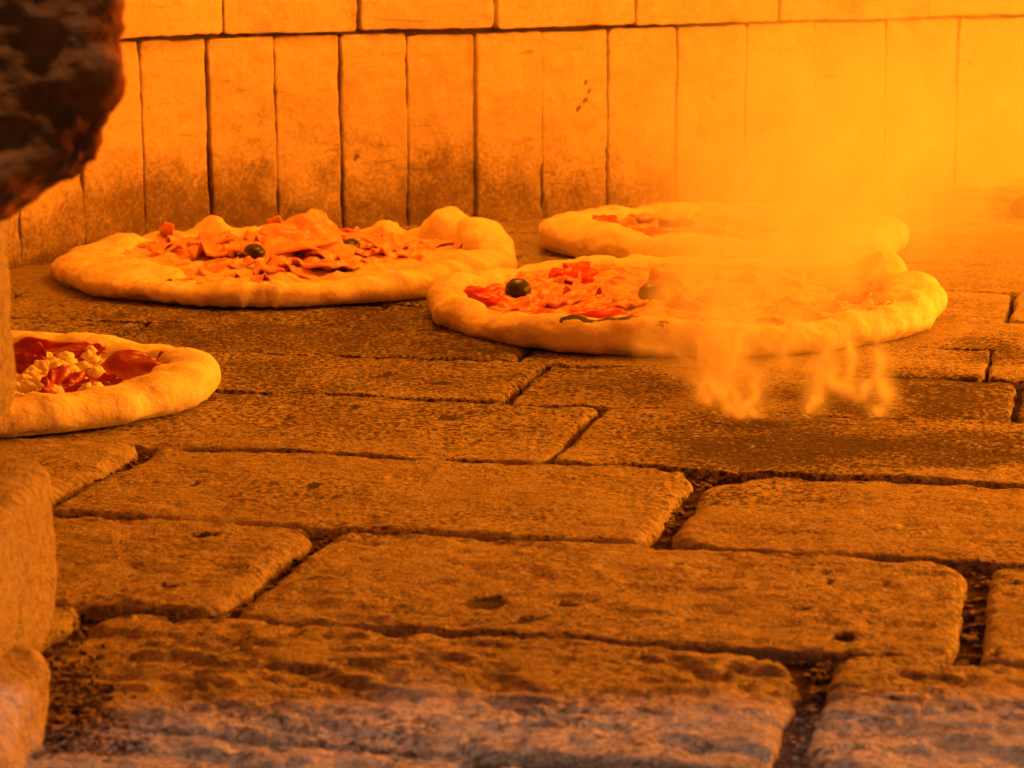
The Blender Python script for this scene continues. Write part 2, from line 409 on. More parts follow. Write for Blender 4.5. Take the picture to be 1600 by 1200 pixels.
# ------------------------------------------------------------------ mouth of the oven: jamb stones on the left, dark arch above
def rock(name, lo, hi, n, mat, parent, seed, power=5., amp=.003, freq=30, soot_shade=None, shape=None, origin=(0, 0, 0)):
    """rounded stone filling the box lo..hi"""
    lo, hi = np.array(lo, float), np.array(hi, float); c = (lo+hi)/2; h = (hi-lo)/2
    # cube-sphere
    Vs, Qs, off = [], [], 0
    g = np.linspace(-1, 1, n)
    A, B = np.meshgrid(g, g)
    for ax in range(3):
        for sg in (-1, 1):
            P3 = [None]*3
            P3[ax] = np.full_like(A, sg); P3[(ax+1) % 3] = A; P3[(ax+2) % 3] = B * sg
            Vs.append(np.stack(P3, -1).reshape(-1, 3)); Qs.append(grid_quads(n, n) + off); off += n*n
    V = np.concatenate(Vs); Q = np.concatenate(Qs)
    nv = (np.abs(V)**power).sum(1)**(1/power)
    V = V / nv[:, None]
    nr = V * np.abs(V)**(power-2) / h; nr /= np.linalg.norm(nr, axis=1)[:, None]
    W = c + V * h
    if shape is not None: W = shape(W)
    d = amp * (fbm(W[:, 0]*freq+seed, W[:, 1]*freq, W[:, 2]*freq, 71, 4) * 1.5 + .35*fbm(W[:, 0]*freq*6+seed, W[:, 1]*freq*6, W[:, 2]*freq*6, 73, 3))
    W = W + nr * d[:, None]
    so = np.zeros(len(W)) if soot_shade is None else soot_shade(W)
    # weld the seams
    me = mesh_from(name, W - np.array(origin), Q, mat, {'soot_shade': so})
    import bmesh
    bm = bmesh.new(); bm.from_mesh(me); bmesh.ops.remove_doubles(bm, verts=bm.verts, dist=1e-5); bm.to_mesh(me); bm.free()
    me.polygons.foreach_set('use_smooth', np.ones(len(me.polygons), bool))
    return obj(name, me, parent)
JO = (-.19, .66, 0)
jamb = thing('stone_jamb', 'left jamb of pale rough stones stacked at the mouth of the oven', 'jamb', JO)
def js(W): return np.clip(.55 * sstep(.25, .6, fbm(W[:, 0]*30, W[:, 1]*30, W[:, 2]*60, 81, 4)), 0, 1)
def taper_b(W):
    k = np.clip((.030 - W[:, 2]) / .03, 0, 1); W = W.copy(); W[:, 0] -= .0; W[:, 1] -= .035 * k**1.5; return W
rock('stone', (-.26, .55, .0690), (-.1515, .722, .139), 44, M_STONE, jamb, 1.3, 11, .0013, 26, js, None, JO)
rock('stone', (-.26, .55, -.006), (-.1395, .722, .0560), 56, M_STONE, jamb, 4.7, 10, .0016, 26, js, taper_b, JO)
rock('stone', (-.24, .52, -.01), (-.1275, .652, .0200), 40, M_STONE, jamb, 7.9, 4.2, .0028, 34, js, None, JO)
rock('mortar', (-.25, .56, .05), (-.168, .712, .075), 16, M_MORTAR, jamb, 2.2, 6, .002, 30, None, None, JO)

AO = (-.2, .60, .15)
arch = thing('stone_arch', 'dark sooty arch stone hanging over the left of the oven mouth', 'arch', AO)
def arch_shape(W):
    W = W.copy()
    z = W[:, 2]
    # right end rounds off towards its lower corner as in the photograph
    edge = np.interp(z, [.140, .147, .152, .160, .170, .178, .200, .24], [-.135, -.120, -.1125, -.1065, -.1035, -.1025, -.1005, -.100])
    W[:, 0] = -.26 + (W[:, 0] + .26) * (edge + .26) / (-.1 + .26)
    W[:, 2] += np.clip(-.098 - W[:, 0], 0, .035) * 0 - .0
    W[:, 0] -= (np.clip(W[:, 1] - .570, 0, 1) * 1.5 - .0090) * np.clip((W[:, 0] + .26)/.1, 0, 1)
    k = np.clip((.155 - z)/.02, 0, 1)
    W[:, 2] -= k * np.clip((-.118 - W[:, 0]), -.02, .03) * .35
    return W
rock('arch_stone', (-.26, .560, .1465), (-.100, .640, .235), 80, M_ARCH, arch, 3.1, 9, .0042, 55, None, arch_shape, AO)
kn = at_depth(157, 142, .585)
rock('soot_crust', kn - np.array([.0045, .006, .0075]), kn + np.array([.0025, .006, .0045]), 14, M_COAL, arch, 8.8, 2.5, .0028, 160, None, None, AO)
# the rest of the arch closes the mouth above the picture
for k, (x0, x1, z0, z1) in enumerate(((-.26, -.02, .238, .33), (-.018, .20, .244, .345), (.203, .44, .238, .33))):
    rock('arch_stone', (x0, .560, z0), (x1, .650, z1), 14, M_ARCH, arch, 11.3 + k, 8, .003, 25, None, None, AO)

for x0, x1 in ((-1.0, -.262), (.445, 2.6)):
    f_ = rock('oven_front', (x0, .565, -.02), (x1, .655, .66), 10, M_STONE, None, 4, 12, .003, 20); f_['kind'] = 'structure'
f_ = rock('oven_front', (-.262, .575, .30), (.445, .655, .68), 10, M_STONE, None, 6, 12, .003, 20); f_['kind'] = 'structure'

# loose grit where the jamb meets the floor
rr = np.random.default_rng(5)
cube = np.array([(-1, -1, -1), (1, -1, -1), (1, 1, -1), (-1, 1, -1), (-1, -1, 1), (1, -1, 1), (1, 1, 1), (-1, 1, 1)], float)
cq = np.array([(0, 3, 2, 1), (4, 5, 6, 7), (0, 1, 5, 4), (1, 2, 6, 5), (2, 3, 7, 6), (3, 0, 4, 7)])
def grit(name, spots, mat):
    Vs, Qs = [], []
    for k, (x, y, z, s) in enumerate(spots):
        v = cube * (.55 + .45 * rr.random((8, 1))) * s * (.6 + .8 * rr.random(3))
        a = rr.random() * 6.28; ca, sa = math.cos(a), math.sin(a)
        v = np.stack([v[:, 0]*ca - v[:, 1]*sa, v[:, 0]*sa + v[:, 1]*ca, v[:, 2] * .7], -1)
        Vs.append(v + (x, y, z + s*.3)); Qs.append(cq + 8*k)
    return obj(name, mesh_from(name, np.concatenate(Vs), np.concatenate(Qs), mat, None, False))
sp = []
for _ in range(620):
    px, py = 95 + rr.normal()*42, 1095 + rr.normal()*45
    if px < 25: continue
    p = G(px, py); sp.append((p[0], p[1], 0., abs(rr.normal())*.0006 + .00025))
for ri, (v0, v1, us) in enumerate(ROWS[:4]):                          # crumbs lying in the joints
    for u in us:
        for _ in range(70):
            p = CA*(u + rr.normal()*.0022) + CB*rr.uniform(v0-.002, v1+.002)
            sp.append((p[0], p[1], -.0052, abs(rr.normal())*.0008 + .0004))
    for _ in range(260):
        p = CA*rr.uniform(-.45, .2) + CB*(v1 + .002 + rr.normal()*.001)
        sp.append((p[0], p[1], -.0052, abs(rr.normal())*.0006 + .0003))
n = NT('grit'); gm = n.done(n.mix(n.ramp(n.noise(700, 2), .4, .6), (.06, .04, .03), (.30, .22, .16)), .95, None, .1)
g = grit('ash_grit', sp, gm); g['kind'] = 'stuff'; g['label'] = 'dark ash grit in the joints and at the foot of the jamb'

# ------------------------------------------------------------------ pizzas
def dough_material(name, c1, c2, toast):
    n = NT(name)
    big = n.noise(45, 4, .6); fine = n.noise(450, 3, .65); wr = n.noise(170, 4, .6)
    c = n.mix(n.ramp(big, .35, .68), c1, c2)
    c = n.mix(n.ramp(wr, .54, .70, 0, .55), c, toast)
    c = n.mix(n.ramp(fine, .62, .78, 0, .35), c, toast)
    ch = n.attr('char')
    cc = n.math('ADD', ch, n.math('MULTIPLY', n.math('SUBTRACT', wr, .5), 1.1))
    c = n.mix(n.math('MULTIPLY', n.ramp(cc, .45, .62, 0, .97), n.ramp(ch, .02, .1)), c, (.022, .012, .008))
    b = n.bump(n.noise(75, 4, .55), .0036, .6); b = n.bump(wr, .0011, .7, b); b = n.bump(fine, .0002, .8, b)
    return n.done(c, .72, b, .3, sss=.18, sss_r=(1, .5, .25))
M_DOUGH = dough_material('raw_dough', (.83, .66, .42), (.74, .55, .31), (.58, .36, .16))
M_DOUGH_PALE = dough_material('floured_dough', (.88, .74, .50), (.82, .66, .40), (.68, .48, .24))
def cheese_material(name, ca, cb, cr, lo, hi):
    n = NT(name)
    a = n.noise(95, 5, .6, dist=.8); b_ = n.noise(240, 3, .6)
    c = n.mix(n.ramp(b_, .35, .65), ca, cb)
    c = n.mix(n.ramp(a, lo, hi), c, cr)
    return n.done(c, n.ramp(b_, .3, .7, .3, .6), n.bump(a, .002, .8, n.bump(b_, .0008, .8)), .4, sss=.15)
M_CHEESE = cheese_material('melting_cheese', (.82, .60, .33), (.72, .44, .22), (.62, .16, .07), .5, .68)
M_CREAM = cheese_material('tomato_cream', (.80, .50, .26), (.72, .36, .16), (.55, .09, .04), .42, .62)
def meat_material(name, c1, c2, fat, lo, hi, rough):
    n = NT(name)
    a = n.noise(110, 4, .6, dist=1.2); b_ = n.noise(420, 2)
    c = n.mix(n.ramp(n.noise(45, 2), .35, .65), c1, c2)
    c = n.mix(n.ramp(a, lo, hi, 0, .8), c, fat)
    return n.done(c, rough, n.bump(a, .001, .6, n.bump(b_, .0004, .6)), .5, sss=.15, sss_r=(1, .3, .2))
M_HAM = meat_material('cooked_ham', (.86, .38, .22), (.78, .27, .15), (.88, .58, .36), .55, .72, .33)
M_CURED = meat_material('cured_meat', (.36, .012, .008), (.26, .008, .006), (.50, .06, .04), .68, .84, .3)
M_TOMATO = meat_material('tomato', (.74, .060, .02), (.60, .035, .015), (.80, .22, .08), .64, .8, .3)
n = NT('black_olive'); M_OLIVE = n.done(n.mix(n.ramp(n.noise(160, 3), .4, .7), (.016, .012, .010), (.06, .04, .024)), .36, n.bump(n.noise(400, 2), .0003, .6), .5)
n = NT('curd_cheese'); M_CURD = n.done(n.mix(n.noise(260, 3), (.90, .76, .52), (.84, .66, .40)), .5, n.bump(n.noise(300, 3), .0008, .8), .4, sss=.25)

NT_, NI = 288, 16
def crust_mesh(name, Rf, Hf, Wf, seed, mat, base=.0055, lumps=(), char=(), wr=.0007, wr_n=70, lump_amp=.0032, center=(0, 0)):
    th = np.linspace(0, 2*math.pi, NT_, endpoint=False)
    Rv, Hv, Wv = Rf(th), Hf(th), Wf(th)
    cx, sx = np.cos(th), np.sin(th)
    nz = fbm(cx*3.2+seed, sx*3.2, seed, 91, 3)
    Rv = Rv * (1 + .02 * nz) + .0015 * vn(cx*9+seed, sx*9, 0, 93)
    Hv = Hv * (1 + .22 * fbm(cx*4+seed, sx*4, 5, 95, 3))
    Wv = Wv * (1 + .28 * fbm(cx*4+seed, sx*4, 8, 97, 3))
    for t0, dh, wd in lumps:
        dd = (th - t0 + math.pi) % (2*math.pi) - math.pi
        Hv = Hv + dh * np.exp(-(dd/wd)**2)
    rows = []
    zc, hz = Hv*.46, Hv*.54
    for k in range(NI):                                               # flat middle
        t = k/NI
        r = (Rv - Wv*.96) * t
        rows.append((r*cx, r*sx, np.full_like(r, base)))
    for ph in np.linspace(math.radians(172), math.radians(-82), 34):  # the swollen rim
        r = Rv - Wv/2 + Wv/2 * np.sign(np.cos(ph)) * abs(np.cos(ph))**.85
        zz = zc + hz * np.sign(np.sin(ph)) * abs(np.sin(ph))**.9
        w = sstep(math.radians(172), math.radians(125), ph) if ph > 1.6 else 1.
        zz = base*(1-w) + zz*w if ph > 1.6 else zz
        rows.append((r*cx, r*sx, zz))
    rows.append(((Rv-Wv*.8)*cx, (Rv-Wv*.8)*sx, np.full_like(Rv, .0006)))
    V = np.array(rows)                                                # rows x 3 x NT
    V = np.moveaxis(V, 1, 2)                                          # rows x NT x 3
    # lumps, folds and little wrinkles along the surface normal
    du = np.roll(V, -1, 1) - np.roll(V, 1, 1); dv = np.gradient(V, axis=0)
    nr = np.cross(dv, du); nr /= np.linalg.norm(nr, axis=2)[:, :, None] + 1e-12
    rim = np.zeros(len(rows)); rim[NI+3:-6] = 1; rim[NI:NI+3] = .4; rim[-6:-2] = .35
    x, y, z = V[..., 0]+seed, V[..., 1], V[..., 2]
    d = lump_amp * fbm(x*42, y*42, z*60, 101, 3) + .0010 * fbm(x*150, y*150, z*150, 103, 3)
    ang = np.broadcast_to(th[None], x.shape)
    d = d + wr * vn(np.cos(ang)*wr_n*.5+seed, np.sin(ang)*wr_n*.5, z*60, 105) * sstep(.1, .6, vn(np.cos(ang)*3+seed, np.sin(ang)*3, 3, 107)+.4)
    sgn = np.sign((nr[NI+14, :, 2]).mean())
    V = V + nr * (sgn * d * rim[:, None])[..., None]
    V[..., 2] = np.maximum(V[..., 2], .0004)
    ch = np.zeros(x.shape)
    rowi = np.arange(len(rows))[:, None] - NI
    for t0, t1, r0, w, a in char:
        tm, th_ = (t0+t1)/2, abs(t1-t0)/2
        q = np.hypot((ang - tm)/th_, (rowi - r0 - 1.5*vn(ang*30, 0, 0, 141))/w)
        ch = np.maximum(ch, a * sstep(1.5, .5, q))
    Vf = V.reshape(-1, 3)
    Q = grid_quads(NT_, len(rows), True)
    me = mesh_from(name, Vf, Q, mat, {'char': ch.ravel()})
    return me
def layer_mesh(name, Rf, Wf, seed, mat, z0, amp, mound=None):
    """cheese and sauce spread inside the rim"""
    th = np.linspace(0, 2*math.pi, 160, endpoint=False)
    Rv = Rf(th) - Wf(th) * (.62 + .25 * fbm(np.cos(th)*4+seed, np.sin(th)*4, 0, 111, 3))
    rows = []
    for t in np.linspace(0.001, 1, 46):
        x, y = Rv*t*np.cos(th), Rv*t*np.sin(th)
        z = z0 + amp * (fbm(x*60+seed, y*60, 0, 113, 4) + .6*np.abs(fbm(x*110+seed, y*110, 4, 115, 3))) + .002 * t**4
        if mound is not None: z = z + mound(x, y)
        if t > .97: z = z - .003
        rows.append(np.stack([x, y, z], -1))
    return mesh_from(name, np.array(rows).reshape(-1, 3), grid_quads(160, 46, True), mat)
def ruffle_mesh(name, a, b, seed, mat, amp, curl, folds, n=22):
    """a limp crumpled slice with its own thickness"""
    X, Y = np.meshgrid(np.linspace(-1, 1, n), np.linspace(-1, 1, n))
    l = np.maximum(np.abs(X), np.abs(Y)); k = l / (np.hypot(X, Y) + 1e-9)
    x, y = X*k, Y*k
    r = np.hypot(x, y)
    wob = 1 + .16 * fbm(x*1.8+seed, y*1.8, 0, 121, 3)
    px, py = a*x*wob, b*y*wob
    z = amp * (np.sin(folds * x + 2.2*vn(x*1.3+seed, y*1.3, 0, 123) + 1.1*y) * (.35 + .65*r) + .9*fbm(x*2.4+seed, y*2.4, 3, 125, 3))
    px = px + amp * .9 * np.cos(folds * x + 2.0*vn(y*1.5+seed, x, 3, 127)) * r
    z = z + curl * (r**2) * vn(x*.8+seed, y*.8, 9, 129)
    z = z - z.min()*.55
    top = np.stack([px, py, z + .0006], -1).reshape(-1, 3)
    bot = np.stack([px, py, z - .0006], -1).reshape(-1, 3)
    q = grid_quads(n, n); N = n*n
    idx = np.arange(N).reshape(n, n)
    ring = np.concatenate([idx[0, :], idx[1:, -1], idx[-1, -2::-1], idx[-2:0:-1, 0]])
    nx = np.roll(ring, -1)
    side = np.stack([ring, ring+N, nx+N, nx], -1)
    return mesh_from(name, np.concatenate([top, bot]), np.concatenate([q, q[:, ::-1]+N, side]), mat)
def dome_mesh(name, rx, ry, h, mat, seed=0, rough=.0):
    rows = []
    th = np.linspace(0, 2*math.pi, 28, endpoint=False)
    for ph in list(np.linspace(math.radians(88), math.radians(-12), 11)):
        c, s = math.cos(ph), math.sin(ph)
        w = 1 + rough * fbm(np.cos(th)*c*2+seed, np.sin(th)*c*2, s*2+seed, 131, 3)
        rows.append(np.stack([rx*c*np.cos(th)*w, ry*c*np.sin(th)*w, h*s*w], -1))
    rows.append(rows[-1]*np.array([.8, .8, 1]) - np.array([0, 0, .001]))
    return mesh_from(name, np.array(rows).reshape(-1, 3), grid_quads(28, len(rows), True), mat)
def cyc(pts):
    """closed smooth function of angle through (degrees, value)"""
    pts = sorted(pts); a = np.array([p[0] for p in pts], float); v = np.array([p[1] for p in pts], float)
    A = np.concatenate([a-360, a, a+360]); Vv = np.concatenate([v, v, v])
    fine = np.arange(-180, 541, 2.); iv = np.interp(fine, A, Vv)
    ker = np.hanning(13); ker /= ker.sum(); iv = np.convolve(np.pad(iv, 6, mode='edge'), ker, 'valid')
    return lambda th: np.interp(np.degrees(th) % 360, fine, iv)
def ell(rx, ry, mod=None):
    return lambda th: 1/np.sqrt((np.cos(th)/rx)**2 + (np.sin(th)/ry)**2) * (mod(th) if mod else 1)

HAM = [ruffle_mesh('ham_slice', *q) for q in ((.018, .013, 1.1, M_HAM, .0031, .002, 3.6), (.021, .014, 5.3, M_HAM, .0034, .002, 4.0), (.016, .012, 9.2, M_HAM, .0033, .002, 3.0),
                                             (.020, .011, 13.4, M_HAM, .0030, .002, 4.2), (.014, .014, 17.7, M_HAM, .0036, .002, 3.6), (.024, .016, 21.5, M_HAM, .0034, .002, 3.2))]
OLV = dome_mesh('olive', .0072, .0078, .0085, M_OLIVE, 2.2, .06)
def put(name, me, t, c, p, z, rot=(0, 0, 0), s=1.):
    o = obj(name, me, t); o.location = (p[0]-c[0], p[1]-c[1], z); o.rotation_euler = rot
    o.scale = (s,)*3 if not isinstance(s, tuple) else s
    return o
def scatter_ham(t, c, spots, seed, z=.0085, smin=.75, smax=1.15, mound=None):
    q = random.Random(seed)
    for (px, py, s) in spots:
        p = G(px, py, z + .004)
        zz = z + (mound(p[0]-c[0], p[1]-c[1]) if mound else 0)
        put('ham_slice', q.choice(HAM), t, c, p, zz + q.uniform(-.001, .001), (q.uniform(-.25, .25), q.uniform(-.25, .25), q.uniform(0, 6.28)), s * q.uniform(smin, smax))
D = math.radians

# --- ham pizza with olives, left, close to the back wall
c1 = np.array([-.1435, 1.497, 0])
R1 = ell(.1475, .143)
def mound1(x, y): return .0065 * np.exp(-((x+.004)/.05)**2 - ((y-.01)/.055)**2)
W1f = cyc([(0, .030), (40, .028), (90, .022), (140, .030), (180, .050), (205, .070), (230, .056), (250, .026), (285, .026), (320, .030)])
H1f = cyc([(0, .021), (30, .023), (60, .015), (90, .015), (130, .015), (165, .014), (190, .015), (220, .017), (245, .011), (265, .013), (300, .0165), (330, .018)])
t1 = thing('pizza', 'pizza heaped with crumpled pink ham and black olives against the back wall on the left', 'pizza', c1, 'pizzas baking in the oven')
obj('crust', crust_mesh('crust', R1, H1f, W1f, 2.3, M_DOUGH, lumps=((D(40), .013, .11), (D(20), .008, .07), (D(64), .004, .06), (D(118), .007, .08), (D(150), .006, .10), (D(172), .004, .06)), wr=.0020, wr_n=80, center=c1), t1)
obj('cheese_layer', layer_mesh('cheese_layer', R1, W1f, 3.7, M_CHEESE, .0088, .0045, mound1), t1)
scatter_ham(t1, c1, [(285, 378, 1), (310, 385, 1.1), (335, 400, 1.1), (300, 395, .9), (350, 380, 1), (365, 415, .9), (385, 400, 1), (405, 375, .9), (420, 420, .9), (430, 395, 1.1),
                     (455, 380, 1.2), (475, 400, 1.2), (490, 375, 1.2), (510, 395, 1.1), (470, 420, 1), (500, 415, 1), (525, 405, 1), (450, 410, 1), (370, 375, .9), (330, 375, .8),
                     (560, 385, .8), (600, 380, .8), (640, 385, .7), (610, 405, .7), (255, 380, .8), (400, 432, .7), (350, 420, .8), (445, 365, 1.1), (520, 370, .9), (265, 392, .7), (680, 378, .6), (580, 395, .8), (640, 398, .7), (660, 388, .6), (710, 384, .6), (540, 412, .8), (230, 384, .6), (600, 366, .7), (560, 362, .8)], 21, .0088, .8, 1.2, mound1)
p = G(478, 372, .020); put('ham_slice', HAM[5], t1, c1, p, .020, (.55, .15, .3), 1.15)
p = G(500, 368, .018); put('ham_slice', HAM[1], t1, c1, p, .019, (.7, -.2, 1.2), 1.0)
p = G(455, 372, .017); put('ham_slice', HAM[4], t1, c1, p, .018, (.4, .3, 2.2), 1.1)
p = G(275, 372, .012); put('ham_slice', HAM[3], t1, c1, p, .011, (.25, .4, 1.2), .9)
for px, py, s, z in ((398, 394, .92, .0178), (546, 386, .95, .0135), (562, 420, .7, .0075), (311, 380, .75, .0095), (338, 372, .7, .0085)):
    put('olive', OLV, t1, c1, G(px, py, z), z, (random.uniform(-.3, .3), random.uniform(-.3, .3), random.uniform(0, 6)), (s, s, s*.66))
TOM = [dome_mesh('tomato_piece', .011, .008, .005, M_TOMATO, 5.1, .5), dome_mesh('tomato_piece', .009, .007, .006, M_TOMATO, 8.4, .6), dome_mesh('tomato_piece', .016, .006, .004, M_TOMATO, 3.4, .5)]
for px, py, k, s in ((610, 412, 2, .9), (690, 395, 2, .7), (440, 428, 1, .7), (360, 408, 0, .7)):
    put('tomato_piece', TOM[k], t1, c1, G(px, py, .010), .009, (0, 0, .4), s)

# --- smoking pizza, right of the middle
c2 = np.array([.098, 1.321, 0])
R2 = ell(.1445, .142)
W2f = cyc([(0, .034), (30, .030), (60, .026), (90, .024), (130, .026), (165, .030), (195, .024), (215, .028), (240, .034), (270, .034), (300, .030), (330, .032)])
H2f = cyc([(0, .021), (30, .020), (60, .014), (90, .015), (115, .017), (150, .017), (175, .019), (200, .014), (215, .0135), (240, .0175), (265, .0185), (290, .0155), (330, .018)])
def px_th(px):
    p = G(px, 500, .016); return math.atan2(p[1]-.003-c2[1], p[0]-c2[0]) % 6.2832
t2 = thing('pizza', 'smoking pizza with a charred streak on its rim, in front right of the others', 'pizza', c2, 'pizzas baking in the oven')
obj('crust', crust_mesh('crust', R2, H2f, W2f, 6.9, M_DOUGH, lumps=((D(25), .007, .09), (D(170), .004, .12)), wr=.0008, center=c2,
    char=((px_th(872), px_th(925), 14., 1.8, 1.), (px_th(905), px_th(975), 13, 1.6, .9), (px_th(960), px_th(1015), 11.5, 2.2, .66), (px_th(1015), px_th(1055), 13, 3., .55))), t2)
obj('cheese_layer', layer_mesh('cheese_layer', R2, W2f, 8.1, M_CREAM, .0098, .0042), t2)
scatter_ham(t2, c2, [(800, 478, .8), (850, 470, .9), (880, 462, .8), (930, 466, .8), (905, 448, .9), (960, 460, .9), (985, 470, .7), (1060, 470, .9), (1120, 460, 1), (1180, 470, 1),
                     (1230, 465, .9), (1280, 480, 1), (1320, 478, 1.0), (1350, 485, .9), (1300, 495, .8), (1250, 440, .9), (1150, 430, .9), (1050, 430, .9), (880, 435, .9), (820, 430, .7), (1200, 500, .8), (1100, 495, .8)], 33, .0092, .8, 1.1)
for px, py, k, s in ((752, 462, 0, 1.25), (765, 472, 1, 1.1), (890, 432, 0, 1.3), (905, 425, 1, 1.2), (935, 487, 2, .95), (835, 490, 2, .8), (1335, 468, 0, 1.1), (1385, 483, 1, .8), (1110, 470, 0, 1.)):
    put('tomato_piece', TOM[k], t2, c2, G(px, py, .013), .0115, (.25, 0, random.uniform(-.5, .5)), s)
for px, py, s, z in ((809, 455, 1.02, .0125), (1018, 462, 1.04, .012)):
    put('olive', OLV, t2, c2, G(px, py, z), z, (.1, .1, 1), (s, s, s*.86))

# --- pizza behind the smoke
c3 = np.array([.146, 1.612, 0])
R3 = ell(.1265, .118)
W3f = cyc([(0, .034), (90, .026), (180, .036), (230, .036), (270, .03)])
H3f = cyc([(0, .021), (90, .018), (150, .019), (180, .022), (225, .023), (270, .02)])
t3 = thing('pizza', 'pizza at the back right, mostly hidden behind the smoke', 'pizza', c3, 'pizzas baking in the oven')
obj('crust', crust_mesh('crust', R3, H3f, W3f, 11.2, M_DOUGH, wr=.0006, center=c3), t3)
obj('cheese_layer', layer_mesh('cheese_layer', R3, W3f, 12.1, M_CREAM, .0085, .004), t3)
scatter_ham(t3, c3, [(960, 350, .8), (1000, 352, .9), (1040, 345, .9), (1090, 340, 1), (1140, 345, 1), (1100, 355, .9), (1200, 350, 1), (1260, 350, 1), (1320, 345, .9), (1030, 330, .9)], 41, .009)
for px, py, k, s in ((945, 348, 0, 1.2), (925, 353, 2, .8), (1010, 360, 2, .7)):
    put('tomato_piece', TOM[k], t3, c3, G(px, py, .013), .012, (.2, 0, 0), s)

# --- pizza with cured meat and curd cheese, cut off by the jamb
c4 = np.array([-.276, 1.088, 0])
R4 = ell(.139, .109)
W4f = cyc([(0, .030), (30, .034), (60, .030), (90, .026), (180, .03), (270, .028), (300, .030), (330, .034)])
H4f = cyc([(0, .018), (40, .0165), (70, .016), (90, .0165), (180, .016), (270, .0135), (300, .0145), (330, .0165)])
t4 = thing('pizza', 'pale pizza with dark red cured meat and white curds, half hidden by the left jamb', 'pizza', c4, 'pizzas baking in the oven')
obj('crust', crust_mesh('crust', R4, H4f, W4f, 15.5, M_DOUGH_PALE, wr=.0003, lump_amp=.0014, base=.006, center=c4), t4)
obj('cheese_layer', layer_mesh('cheese_layer', R4, W4f, 16.1, M_CURD, .0078, .0022), t4)
def cured(px, py, a, b, seed, rz, amp, curl, z, tilt):
    me = ruffle_mesh('cured_meat_slice', a, b, seed, M_CURED, amp, curl, 2.2)
    put('cured_meat_slice', me, t4, c4, G(px, py, z + .003), z, tilt + (rz,))
cured(205, 580, .0215, .020, 2.9, .25, .0016, .003, .0105, (.22, -.05))
cured(262, 562, .008, .007, 3.3, .3, .002, .002, .011, (.1, 0))
cured(165, 595, .006, .006, 7.1, .9, .002, .002, .009, (.2, 0))
cured(75, 548, .024, .011, 5.8, -.15, .0024, .004, .0105, (.2, 0))
cured(125, 550, .012, .007, 6.6, .1, .002, .003, .0105, (.2, .1))
cured(95, 602, .012, .008, 8.2, .8, .003, .004, .0115, (.3, .1))
cured(70, 622, .012, .006, 9.5, .5, .002, .003, .0095, (.2, 0))
cured(40, 565, .010, .007, 4.4, .2, .003, .004, .0110, (.3, 0))
CURD = [dome_mesh('cheese_curd', .0040, .0036, .0042, M_CURD, q, .34) for q in (1.5, 4.2, 7.7, 10.4)]
q = random.Random(9)
for px, py, s in ((140, 556, 1.4), (100, 562, 1.3), (85, 572, 1.3), (65, 575, 1.3), (50, 585, 1.2), (75, 590, 1.2), (110, 585, 1.5), (130, 578, 1.4), (150, 585, 1.3), (120, 600, 1.5), (135, 612, 1.2),
                  (60, 600, 1.3), (40, 610, 1.4), (50, 625, 1.2), (25, 612, 1.3), (30, 628, 1.2), (120, 598, .8), (150, 606, 1.), (160, 570, .9), (110, 622, .8), (8, 636, 1.), (20, 640, .9),
                  (190, 537, .7), (95, 580, 1.5), (70, 560, 1.2), (35, 598, 1.3), (145, 568, 1.2), (100, 612, .9), (290, 556, .6), (300, 553, .8), (270, 545, .5), (55, 632, 1.), (85, 615, 1.2), (105, 572, 1.4), (15, 622, 1.2)):
    put('cheese_curd', q.choice(CURD), t4, c4, G(px, py, .012), .0105, (q.uniform(-.3, .3), q.uniform(-.3, .3), q.uniform(0, 6)), s)

# --- charcoal lump at the right edge
cp = G(1606, 338)
coal_rock = rock('charcoal', cp + np.array([-.014, -.02, -.002]), cp + np.array([.03, .02, .016]), 22, M_COAL, None, 5.5, 2.6, .004, 70, None, None, cp)
coal_rock.location = cp; coal_rock['label'] = 'charred lump of coal on the floor at the far right edge'; coal_rock['category'] = 'coal'

# ------------------------------------------------------------------ smoke: a density grid grown round thin strands and soft billows
def at_px(px, py, Y):
    return at_depth(px, py, Y)
STRANDS = [  # px, py, depth of the fine threads that curl out under the rim in front
    [(1000, 540, 1.13), (1035, 548, 1.12), (1062, 558, 1.11), (1085, 580, 1.10), (1093, 605, 1.09), (1110, 635, 1.075)],
    [(1118, 470, 1.13), (1112, 540, 1.11), (1104, 590, 1.09), (1125, 625, 1.078), (1160, 645, 1.065)],
    [(1165, 480, 1.13), (1160, 520, 1.12), (1148, 560, 1.10), (1135, 600, 1.085), (1150, 628, 1.07), (1180, 642, 1.06)],
    [(1130, 500, 1.13), (1135, 560, 1.11), (1120, 600, 1.09), (1140, 640, 1.07)],
    [(1095, 520, 1.13), (1090, 560, 1.11), (1100, 590, 1.10), (1118, 615, 1.08)],
    [(1195, 530, 1.13), (1215, 552, 1.115), (1240, 570, 1.105), (1262, 578, 1.10), (1290, 590, 1.09), (1318, 614, 1.08), (1345, 626, 1.07)],
    [(1345, 626, 1.07), (1352, 606, 1.08), (1366, 596, 1.085), (1382, 606, 1.08), (1384, 630, 1.07), (1368, 648, 1.06)],
    [(1292, 552, 1.11), (1276, 585, 1.095), (1282, 612, 1.08), (1270, 640, 1.065)],
    [(1262, 575, 1.10), (1280, 566, 1.105), (1300, 572, 1.10), (1296, 590, 1.09), (1276, 600, 1.09)],
    [(1326, 490, 1.14), (1323, 530, 1.12), (1330, 570, 1.10), (1328, 606, 1.085)],
    [(1372, 490, 1.14), (1373, 540, 1.12), (1377, 575, 1.10), (1372, 600, 1.09)],
    [(1245, 500, 1.14), (1232, 540, 1.12), (1218, 570, 1.10), (1225, 590, 1.09)],
    [(1155, 640, 1.065), (1185, 610, 1.08), (1180, 590, 1.09), (1165, 585, 1.09)],
]
